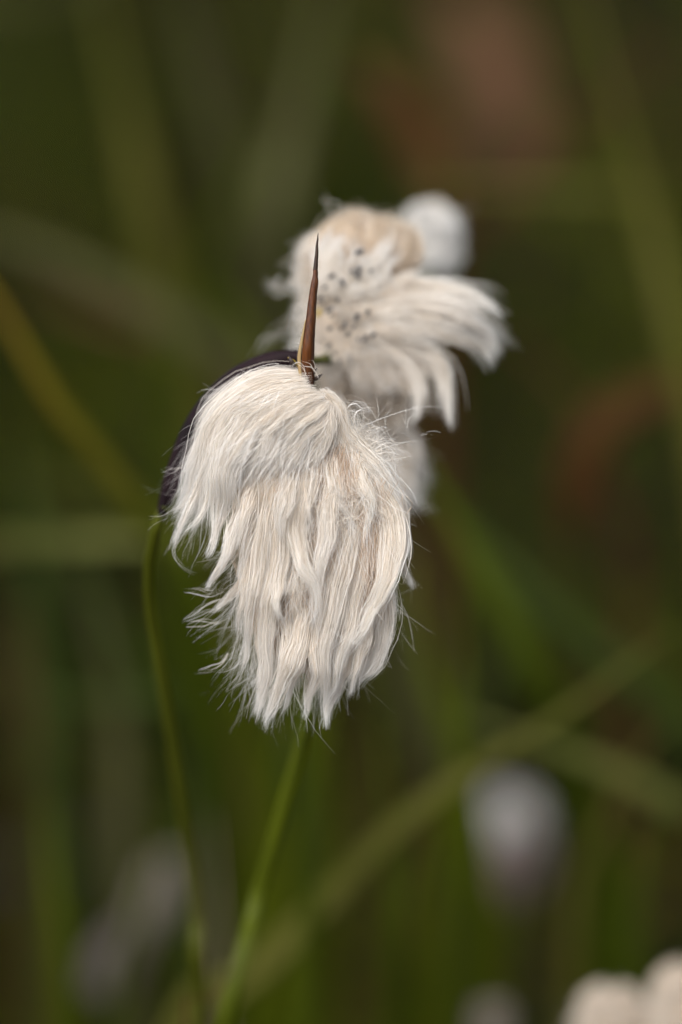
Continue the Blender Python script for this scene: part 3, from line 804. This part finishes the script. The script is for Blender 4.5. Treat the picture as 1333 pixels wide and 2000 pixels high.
# ------------------------------------------------------------------ other cottongrass plants
def small_head(name, px, py, w, rx, ry, label, stem_px, stem_mat=M_STEM, ca=CREAM, cb=WHITE, nl=60, nf=55, lean=(0.0, 0.03), brown=None, stem_r=18, tilt=0.0, low=None, core_mat=None):
    """a plant: stem from the ground up to the base of the head; head of fibres fanning from base up and over"""
    k = 1.0
    pts = [P(*s) for s in stem_px]
    dd = pts[-1] - pts[-2]
    g = pts[-1] + dd * (pts[-1][2] + 0.005) / max(1e-4, -dd[2])
    root = thing(name, g, label, 'cottongrass', 'cottongrass plants')
    part('stem', loft('stem', pts + [0.5 * (pts[-1] + g), g], [stem_r * 0.75 * PX, stem_r * PX, stem_r * 1.1 * PX], stem_mat, 50, 10), root, root)
    ct, st_ = math.cos(tilt), math.sin(tilt)
    def Q(x, y, z):   # local pixels, y down
        return (px + ct * x - st_ * y, py + st_ * x + ct * y, w + z)
    rows = [(0, -0.84, 0.15), (0, -0.7, 0.42), (0, -0.45, 0.66), (0, -0.1, 0.78), (0, 0.2, 0.76), (0, 0.5, 0.6), (0, 0.75, 0.3), (0, 0.84, 0.1)]
    core = core_loft('seed_head', [(*Q(0, b * ry * 0.85, 0), c * rx * 0.8, c * rx * 0.8) for a, b, c in rows], root, core_mat)
    h = part('seed_head', core, root, root)
    fl = Fluff()
    for q in range(nl):
        a = rng.uniform(0, 2 * np.pi)
        lo = rng.uniform(-0.95, 0.55)
        hi = lo + rng.uniform(0.35, 0.6)
        def ring(v, ex=1.0):
            rr = math.sqrt(max(0.03, 1 - v * v)) * ex * (1 - 0.22 * max(0.0, -v))
            return Q(rx * rr * math.cos(a), v * ry, rx * rr * math.sin(a))
        pth = [ring(lo, 0.75), ring((lo + hi) / 2, 0.95), ring(min(hi, 0.97), 1.0)]
        nv = R * math.cos(a) + F * math.sin(a)
        c1_, c2_ = (ca, cb) if low is None or lo < -0.25 + rng.normal(0, 0.12) else (low * 0.8, low)
        ex = rng.uniform(0.78, 1.28)
        pth = [pth[0], tuple(np.array(pth[1]) * 1.0), tuple(np.array((px, py, w)) + (np.array(pth[2]) - np.array((px, py, w))) * ex)]
        lock(fl, pth, nf, rx * 0.30, 1.7, 7, ca=c1_, cb=c2_, frizz=0.25, wave=0.25, splay=0.45, nrm=nv, halo=0.3, dense=1.0, fine=0.9)
    ns = 320
    dv = norm(rng.normal(size=(ns, 3)))
    so = np.array([P(*Q(0, 0, 0))]) + (dv @ np.stack([R, U, F], 1).T * 0 + dv[:, :1] * R * rx + dv[:, 1:2] * U * ry + dv[:, 2:] * F * rx) * PX * 0.85
    strays(fl, so, dv * 0.6 + np.array([0, 0, -0.5]) + rng.normal(0, 0.3, (ns, 3)), rng.uniform(0.3, 0.9, ns) * rx, 1.8, 8, curl=0.4, ca=ca if low is None else low, cb=cb if low is None else low)
    part('tuft', fl.mesh(), h, root, 'stuff')
    if brown is not None:
        for (bx, by, bl, ba) in brown:
            p0 = Q(bx, by, -rx * 0.9); dx, dy = math.sin(ba) * bl, math.cos(ba) * bl
            part('bract', loft('bract', PP([(p0[0] - dx * .5, p0[1] - dy * .5, p0[2] + 12), p0, (p0[0] + dx * .5, p0[1] + dy * .5, p0[2] + 12)]), [4 * PX, 22 * PX, 3 * PX], M_SCALE2, 12, flat=0.4, fold=0.3, shape='blade'), h, root)
    return root

M_SCALE2 = leaf_mat('mauve_scale', (0.10, 0.06, 0.06), (0.17, 0.11, 0.10), 400, 0.1, 0.6, (1, 1, 1))
small_head('cottongrass', 846, 460, 900, 50, 74, 'bare white cottongrass puff just behind the uppermost tan head', [(842, 530, 900), (800, 700, 740), (735, 930, 500), (650, 1230, 400), (600, 1410, 420), (562, 1550, 470), (522, 1690, 540), (482, 1835, 620), (440, 1990, 710)], M_STEM2, ca=WHITE * 0.92, cb=WHITE, nl=110, lean=(-0.02, 0.03), stem_r=20, tilt=-0.15)
M_DULL = leaf_mat('dull_core', (0.20, 0.15, 0.13), (0.30, 0.24, 0.21), 400, 0, 0.9, (1, 1, 1), spec=0.05)
MAUVE = np.array([0.40, 0.335, 0.30])
small_head('cottongrass', 1002, 1630, 3100, 58, 112, 'blurred cottongrass head with white top and mauve lower half below the diagonal blade', [(990, 1740, 3100), (985, 1850, 3150), (980, 2050, 3300)], ca=WHITE * 0.72, cb=WHITE * 0.85, brown=[(-40, 60, 110, 0.3), (-20, 90, 110, 0.1)], low=MAUVE, core_mat=M_DULL, tilt=-0.12)
small_head('cottongrass', 312, 1740, 2700, 34, 92, 'faint pale blurred cottongrass tuft beside the left stem', [(322, 1810, 3000), (330, 1950, 3100), (335, 2100, 3250)], ca=MAUVE * 0.7, cb=BEIGE * 0.62, tilt=0.45, core_mat=M_DULL)
small_head('cottongrass', 232, 1865, 2700, 40, 84, 'dull mauve blurred cottongrass tuft low at the left', [(236, 1930, 3000), (232, 2100, 3200)], ca=MAUVE * 0.5, cb=MAUVE * 0.8, tilt=0.5, core_mat=M_DULL)
small_head('cottongrass', 1195, 2000, 1150, 66, 88, 'creamy cottongrass head cut by the lower edge, left of the corner one', [(1205, 2070, 900), (1215, 2200, 980)], ca=BEIGE, cb=CREAM * 0.94, nl=90)
small_head('cottongrass', 1338, 1975, 1100, 66, 108, 'creamy cottongrass head in the lower right corner', [(1340, 2060, 860), (1350, 2200, 940)], ca=BEIGE, cb=CREAM * 0.94, nl=90)
small_head('cottongrass', 962, 1995, 2200, 30, 40, 'small dim blurred cottongrass tuft at the bottom edge', [(965, 2025, 2200), (970, 2150, 2300)], ca=MAUVE, cb=BEIGE * 0.8, core_mat=M_DULL)

# ------------------------------------------------------------------ single grass blades one can tell apart
PAL = {
    'olive': ((0.0817, 0.0791, 0.0120), (0.1376, 0.1290, 0.0258)),
    'grey_olive': ((0.0817, 0.0817, 0.0275), (0.1290, 0.1247, 0.0499)),
    'pale_olive': ((0.1290, 0.1376, 0.0301), (0.1892, 0.1978, 0.0559)),
    'green': ((0.0430, 0.0619, 0.0026), (0.0731, 0.0963, 0.0052)),
    'deep_green': ((0.0344, 0.0533, 0.0086), (0.0602, 0.0860, 0.0172)),
    'bright': ((0.0645, 0.0843, 0.0026), (0.0989, 0.1204, 0.0052)),
    'yellow': ((0.1720, 0.1118, 0.0052), (0.2236, 0.1462, 0.0086)),
    'diagonal': ((0.0903, 0.0903, 0.0138), (0.1419, 0.1376, 0.0275)),
    'rust': ((0.0645, 0.0275, 0.0077), (0.0860, 0.0396, 0.0103)),
    'russet': ((0.0731, 0.0258, 0.0138), (0.1032, 0.0387, 0.0206)),
    'salmon': ((0.1118, 0.0559, 0.0292), (0.1548, 0.0774, 0.0430)),
    'straw': ((0.2064, 0.1462, 0.1032), (0.2752, 0.2064, 0.1462)),
}
BM = {k: leaf_mat(k + '_blade', a, b, 40, 0.3, 0.6, (1, 1, 1), spec=0.10) for k, (a, b) in PAL.items()}

def two_tone(m, low, high, z0, z1):
    """a blade withering from its tip: green below, golden above"""
    nt = m.node_tree; n, l = nt.nodes, nt.links
    tc = n.new('ShaderNodeTexCoord'); sp = n.new('ShaderNodeSeparateXYZ'); cr = n.new('ShaderNodeValToRGB')
    l.new(tc.outputs['Generated'], sp.inputs[0]); l.new(sp.outputs['Z'], cr.inputs[0])
    cr.color_ramp.elements[0].position = z0; cr.color_ramp.elements[0].color = (*low, 1)
    cr.color_ramp.elements[1].position = z1; cr.color_ramp.elements[1].color = (*high, 1)
    l.new(cr.outputs[0], n['Principled BSDF'].inputs['Base Color'])
    for x in n:
        if x.type == 'BSDF_TRANSLUCENT':
            l.new(cr.outputs[0], x.inputs['Color'])
two_tone(BM['yellow'], (0.045, 0.062, 0.003), (0.16, 0.105, 0.005), 0.84, 0.97)

def blade(pts, wpx, colour, label, ground=True, lean=(0.0, 0.03), tipped=True, name='grass_blade', stalk=False):
    """pts from tip to base in pixel triples"""
    q = [P(*p) for p in pts]
    k = (D + pts[len(pts) // 2][2] * PX) / D
    wm = wpx * 0.5 * PX * k
    base = q[-1]
    if ground:
        g = to_ground(q[-1], lean)
        q = q + [0.5 * (q[-1] + g) + np.array([0, -0.006, 0.01]), g]
        base = g
    rad = [0.04 * wm if tipped else 0.9 * wm, 0.55 * wm if tipped else wm, 0.9 * wm, wm, wm, wm, 0.95 * wm, 0.8 * wm, 0.6 * wm]
    if stalk:
        ql = np.concatenate([[0], np.cumsum(np.linalg.norm(np.diff(np.array(q), axis=0), axis=1))])
        fr = ql[len(pts) - 1] / ql[-1]
        tt = np.linspace(0, 1, 40)
        rad = list(np.where(tt < fr, np.maximum(0.07, np.sin(np.clip(tt / fr, 0, 1) * math.pi) ** 0.6), 0.07) * wm)
    me = loft(name, q, rad, BM[colour], 48, shape='blade', fold=0.35, side_vec=np.cross(norm(q[-1] - q[0]), F))
    o = obj(name, me)
    me2 = np.array(base)
    n = len(me.vertices); a = np.empty(n * 3, np.float32); me.vertices.foreach_get('co', a)
    me.vertices.foreach_set('co', (a.reshape(-1, 3) - me2.astype(np.float32)).ravel()); me.update()
    o.location = base
    o['label'] = label; o['category'] = 'grass blade'; o['group'] = 'blurred grass blades'
    return o

blade([(-180, 330, 1500), (0, 600, 1500), (110, 790, 1500), (220, 920, 1550), (330, 1090, 1600), (400, 1300, 1750), (440, 1600, 2000), (460, 1900, 2300)], 62, 'yellow', 'golden to green grass blade slanting in from the left edge towards the dark sheath')
blade([(560, 1075, 2300), (420, 1068, 2250), (290, 1058, 2200), (150, 1050, 2200), (0, 1060, 2250), (-160, 1110, 2350), (-300, 1250, 2500)], 96, 'pale_olive', 'broad pale olive blade lying level at mid height at the left')
blade([(180, -80, 3200), (215, 80, 3200), (262, 280, 3250), (300, 450, 3300), (345, 640, 3400), (420, 900, 3500), (520, 1200, 3700)], 105, 'olive', 'wide upright olive blade in the upper left', lean=(0.05, 0.05))
blade([(-260, 380, 2800), (-80, 440, 2800), (80, 490, 2850), (220, 560, 2900), (360, 640, 2950), (520, 760, 3100), (700, 960, 3300)], 90, 'grey_olive', 'greyish olive blade sloping down from the left edge towards the spike', lean=(0.05, 0.05))
blade([(1130, -60, 2300), (1180, 130, 2300), (1230, 300, 2350), (1280, 480, 2400), (1330, 700, 2450), (1400, 1000, 2600), (1440, 1500, 2900)], 72, 'olive', 'long olive green blade leaning down the right edge')
blade([(780, 380, 2900), (920, 372, 2850), (1080, 372, 2800), (1240, 378, 2800), (1400, 400, 2900), (1600, 470, 3000)], 78, 'olive', 'level olive blade to the right of the topmost white puff', lean=(0.02, 0.05))
blade([(760, 820, 1900), (830, 920, 1900), (900, 1040, 1920), (980, 1180, 1950), (1050, 1320, 2000), (1120, 1500, 2200), (1180, 1800, 2500)], 105, 'green', 'broad green blade running down from the right of the front head')
blade([(840, 960, 2300), (960, 1080, 2300), (1090, 1200, 2350), (1220, 1310, 2400), (1360, 1440, 2500), (1500, 1640, 2700)], 95, 'deep_green', 'dark green blade sloping to the right edge above the diagonal blade')
blade([(800, 1080, 1900), (815, 1200, 1900), (850, 1350, 1950), (900, 1480, 2000), (930, 1700, 2150), (950, 1950, 2350)], 85, 'bright', 'bright green blade rising beside the hem of the front head')
blade([(1310, 1235, 1450), (1220, 1300, 1450), (1090, 1400, 1460), (960, 1480, 1480), (820, 1575, 1500), (700, 1690, 1530), (590, 1810, 1560), (470, 1925, 1620), (330, 2060, 1700)], 72, 'diagonal', 'long olive blade crossing diagonally from right of centre to lower left', lean=(-0.05, 0.02))
blade([(900, 1400, 1950), (1020, 1440, 1950), (1140, 1480, 1980), (1250, 1530, 2000), (1360, 1590, 2050), (1500, 1690, 2200)], 100, 'pale_olive', 'broad olive green blade arching to the right edge above the mauve head')
blade([(640, 1380, 1300), (640, 1500, 1320), (620, 1650, 1380), (610, 1800, 1450), (600, 2020, 1600)], 66, 'green', 'short green blade standing right of the bright stem')
blade([(60, 600, 3600), (20, 560, 3600), (120, 590, 3600), (260, 640, 3600), (400, 720, 3700)][1:], 100, 'russet', 'dull reddish brown dead leaf behind the grass at the left', lean=(0.05, 0.1))
blade([(870, -20, 6200), (945, 80, 6200), (980, 170, 6200), (1000, 270, 6250), (1010, 360, 6300)], 150, 'salmon', 'salmon brown dead leaf in the upper right', lean=(0.0, 0.1), stalk=True)
blade([(700, 120, 3400), (770, 180, 3400), (820, 250, 3400), (850, 330, 3450), (870, 480, 3500)], 110, 'rust', 'rusty orange leaf above the topmost white puff', lean=(0.0, 0.1), stalk=True)
blade([(1400, 735, 2600), (1290, 765, 2600), (1190, 810, 2600), (1140, 880, 2620), (1120, 1000, 2700), (1110, 1130, 2800)], 84, 'rust', 'rusty brown curling leaf at the right below the long olive blade', stalk=True)
blade([(90, 1560, 2000), (100, 1700, 2000), (120, 1850, 2050), (130, 2050, 2200)], 80, 'bright', 'yellowish green blade standing low at the far left')
blade([(160, 1100, 2500), (200, 1260, 2500), (230, 1400, 2550), (240, 1600, 2650), (250, 1900, 2900)], 80, 'grey_olive', 'greyish blade standing left of the main stem')
blade([(410, 1590, 1800), (418, 1700, 1800), (425, 1820, 1850), (430, 2040, 2000)], 42, 'straw', 'pale straw coloured dry stalk between the two stems')
blade([(740, 1380, 2300), (730, 1500, 2300), (715, 1650, 2400), (700, 1900, 2600)], 50, 'olive', 'narrow olive blade standing below the right of the front head')
blade([(470, 1880, 560), (440, 1920, 570), (405, 1960, 580), (360, 2020, 600)], 30, 'rust', 'small rusty brown leaf at the foot of the bright stem', lean=(0.0, 0.02))
blade([(420, 560, 2300), (480, 640, 2300), (520, 740, 2350), (560, 900, 2450), (600, 1200, 2700)], 100, 'bright', 'bright green blade showing left of the spike')
blade([(60, 930, 3000), (160, 960, 3000), (260, 1000, 3050), (360, 1060, 3100), (480, 1200, 3300)], 120, 'olive', 'wide olive blade behind the golden one at the left')
blade([(340, 1000, 1700), (370, 1100, 1700), (420, 1230, 1750), (480, 1400, 1850), (540, 1700, 2100)], 95, 'bright', 'bright green blade behind the loose curls at the left of the front head')
blade([(560, 1380, 1500), (540, 1450, 1500), (520, 1540, 1550), (500, 1800, 1750)], 60, 'bright', 'bright green blade just under the hem of the front head')
blade([(-60, 0, 3000), (60, 15, 3000), (200, -20, 3000), (330, -80, 3100)], 80, 'grey_olive', 'greyish olive blade across the top left corner', lean=(0.05, 0.1))
blade([(1270, 1560, 2300), (1240, 1700, 2300), (1230, 1850, 2350), (1225, 2050, 2500)], 110, 'green', 'green blade standing above the creamy heads at the lower right')
blade([(830, 1600, 2000), (800, 1750, 2000), (790, 1900, 2050), (780, 2060, 2200)], 100, 'green', 'green blade standing below the diagonal blade near the bottom')
blade([(640, -60, 3500), (620, 60, 3500), (590, 180, 3500), (560, 320, 3550), (540, 500, 3600)], 120, 'grey_olive', 'grey olive blade hanging in from the top edge centre', lean=(0.0, 0.1))
blade([(30, 1320, 2400), (150, 1370, 2350), (300, 1365, 2300), (430, 1370, 2300), (560, 1420, 2400)], 70, 'deep_green', 'dark green level blade left of the hem of the front head')

blade([(90, 1050, 2300), (170, 1140, 2300), (250, 1260, 2350), (320, 1400, 2400), (380, 1600, 2600)], 70, 'deep_green', 'dark green blade running down to the left stem from the pale level blade')
blade([(40, 870, 2600), (60, 980, 2600), (70, 1150, 2650), (90, 1400, 2800)], 90, 'deep_green', 'dark green blade at the far left below the golden one')
blade([(700, 1260, 1700), (735, 1400, 1700), (760, 1560, 1750), (775, 1800, 1900)], 44, 'green', 'thin green blade standing to the right below the hem')
blade([(900, 1120, 1700), (905, 1300, 1700), (890, 1480, 1750), (860, 1750, 1900)], 56, 'bright', 'narrow bright green blade crossing behind the diagonal blade')
blade([(1100, 1100, 2600), (1010, 1240, 2600), (940, 1380, 2650), (880, 1600, 2800)], 60, 'deep_green', 'dark thin blade leaning right behind the broad green blade')
blade([(1333, 1380, 1900), (1230, 1500, 1900), (1160, 1650, 1950), (1120, 1850, 2100)], 50, 'olive', 'thin olive blade leaning in from the right edge behind the mauve head')
blade([(330, 1560, 1900), (300, 1680, 1900), (262, 1820, 1950), (230, 2020, 2100)], 44, 'green', 'thin green blade crossing the pale tuft at the lower left')
blade([(560, 240, 3000), (480, 330, 3000), (420, 450, 3050), (380, 620, 3200), (350, 900, 3400)], 70, 'green', 'dim green blade leaning away at the upper left of the tan head')
blade([(1333, 60, 3200), (1200, 180, 3200), (1080, 290, 3250), (960, 420, 3300), (860, 600, 3500)], 60, 'russet', 'thin reddish brown stalk leaning behind the level olive blade')
blade([(960, 640, 2800), (1050, 700, 2800), (1130, 800, 2850), (1190, 960, 2950), (1230, 1200, 3100)], 44, 'russet', 'dull reddish stalk bending down right of the rear head')
blade([(30, 1180, 2900), (40, 1300, 2900), (60, 1450, 2950), (70, 1700, 3100)], 90, 'russet', 'dull brown dead leaf standing low at the left edge')

# ------------------------------------------------------------------ the uncountable grass behind
def grass_stuff():
    V, Fc, C = [], [], []
    off = 0
    greens = [(0.045, 0.060, 0.004), (0.065, 0.080, 0.006), (0.035, 0.052, 0.006), (0.085, 0.082, 0.014), (0.05, 0.055, 0.018)]
    browns = [(0.12, 0.05, 0.028), (0.09, 0.045, 0.035), (0.15, 0.09, 0.05), (0.06, 0.04, 0.04)]
    fwd_min = 0.505
    def emit(x, y, h, lean, az, wd, col):
        nonlocal off
        m = 7
        t = np.linspace(0, 1, m)[:, None]
        dr = np.array([math.cos(az), math.sin(az), 0])
        pts = np.array([x, y, -0.01]) + dr * (lean * h * t ** 2) + np.array([0, 0, 1]) * h * (t - 0.28 * lean * t ** 2.5)
        rel = pts - CAM
        dep = rel @ F
        u_ = np.abs(rel @ R) / np.maximum(dep, 0.05); v_ = np.abs(rel @ U) / np.maximum(dep, 0.05)
        if np.any((dep > -0.1) & (dep < fwd_min) & (u_ < 0.15) & (v_ < 0.2)):
            return
        if np.any((dep < 0.25) & (np.linalg.norm(rel, axis=1) < 0.3)):
            return
        T = norm(np.gradient(pts, axis=0))
        a2 = az + math.pi / 2 + rng.normal(0, 0.7)
        A = np.array([math.cos(a2), math.sin(a2), 0]); A = norm(A[None] - (T @ A)[:, None] * T)
        B = np.cross(T, A)
        w = (wd * np.minimum(1, (1.02 - t) * 1.6))
        v = np.stack([pts - A * w + B * w * 0.25, pts - B * w * 0.1, pts + A * w + B * w * 0.25], 1).reshape(-1, 3)
        i = np.arange(m - 1)[:, None] * 3; j = np.arange(2)[None]
        f = np.stack([i + j, i + j + 1, i + j + 4, i + j + 3], -1).reshape(-1, 4) + off
        V.append(v); Fc.append(f); C.append(np.repeat(np.array(col)[None], len(v), 0)); off += len(v)
    wide = [(0.060, 0.078, 0.002), (0.042, 0.064, 0.003), (0.085, 0.083, 0.008), (0.068, 0.070, 0.018), (0.032, 0.052, 0.006), (0.10, 0.068, 0.006), (0.074, 0.028, 0.013), (0.056, 0.024, 0.015), (0.06, 0.05, 0.046)]
    pw = np.array([4, 4, 4, 2.5, 3, 1, 1.6, 1.6, 1]); pw = pw / pw.sum()
    for q in range(420):
        y = 0.14 + 1.0 * rng.uniform() ** 1.2
        x = rng.uniform(-1, 1) * (0.14 + 0.20 * y)
        p_ = pw.copy()
        if x > 0.03 and y > 0.4:
            p_[6:8] *= 5; p_ /= p_.sum()
        col = np.array(wide[rng.choice(len(wide), p=p_)]) * rng.choice([0.1, 0.2, 0.4, 0.9]) * rng.uniform(0.8, 1.2)
        emit(x, y, rng.uniform(0.10, 0.30), rng.uniform(0.15, 1.6), rng.uniform(0, 6.28), rng.uniform(0.0014, 0.0040), col)
    fwd_min = 0.475
    for q in range(600):      # thinner blades bent right over, crossing the rest
        y = 0.16 + 0.8 * rng.uniform()
        x = rng.uniform(-1, 1) * (0.22 + 0.22 * y)
        col = np.array(wide[rng.choice(6, p=[0.3, 0.25, 0.2, 0.1, 0.1, 0.05])]) * rng.uniform(0.5, 1.5)
        emit(x, y, rng.uniform(0.10, 0.25), rng.uniform(0.9, 2.2), rng.uniform(0, 6.28), rng.uniform(0.0009, 0.0020), col)
    fwd_min = 0.505
    for q in range(2200):     # the bog to either side
        y = -0.5 + 3.0 * rng.uniform()
        x = rng.choice([-1, 1]) * rng.uniform(0.15, 1.3)
        col = np.array(wide[rng.choice(len(wide), p=pw)]) * rng.uniform(0.3, 1.0)
        emit(x, y, rng.uniform(0.10, 0.28), rng.uniform(0.15, 1.4), rng.uniform(0, 6.28), rng.uniform(0.0012, 0.0032), col)
    for q in range(6500):
        if q < 1800:
            y = 0.16 + 1.9 * rng.uniform() ** 1.3
            x = rng.uniform(-1, 1) * (0.13 + 0.16 * y)
        else:
            y = -0.5 + 4.5 * rng.uniform() ** 1.3
            x = rng.normal(0, 0.5 + 0.35 * max(y, 0))
        patch = math.sin(x * 6 + 1.3) * math.cos(y * 4.1 + 0.4) + 0.8 * math.sin(x * 13 - y * 9)
        red = 0.15 + 0.3 * (patch > 0.4) + (0.35 if x > 0.03 and y > 0.5 else 0)
        pal = browns if rng.uniform() < red else greens
        col = np.array(pal[rng.integers(len(pal))]) * rng.uniform(0.12, 0.5)
        emit(x, y, rng.uniform(0.04, 0.15), rng.uniform(0.2, 1.4), rng.uniform(0, 6.28), rng.uniform(0.0009, 0.0026), col)
    o = obj('meadow_grass', np_mesh('meadow_grass', np.vstack(V), np.vstack(Fc), M_GRASS, np.vstack(C)), kind='stuff')
    o['label'] = 'dense mass of blurred green and brown bog grass'
    o['category'] = 'grass'
grass_stuff()
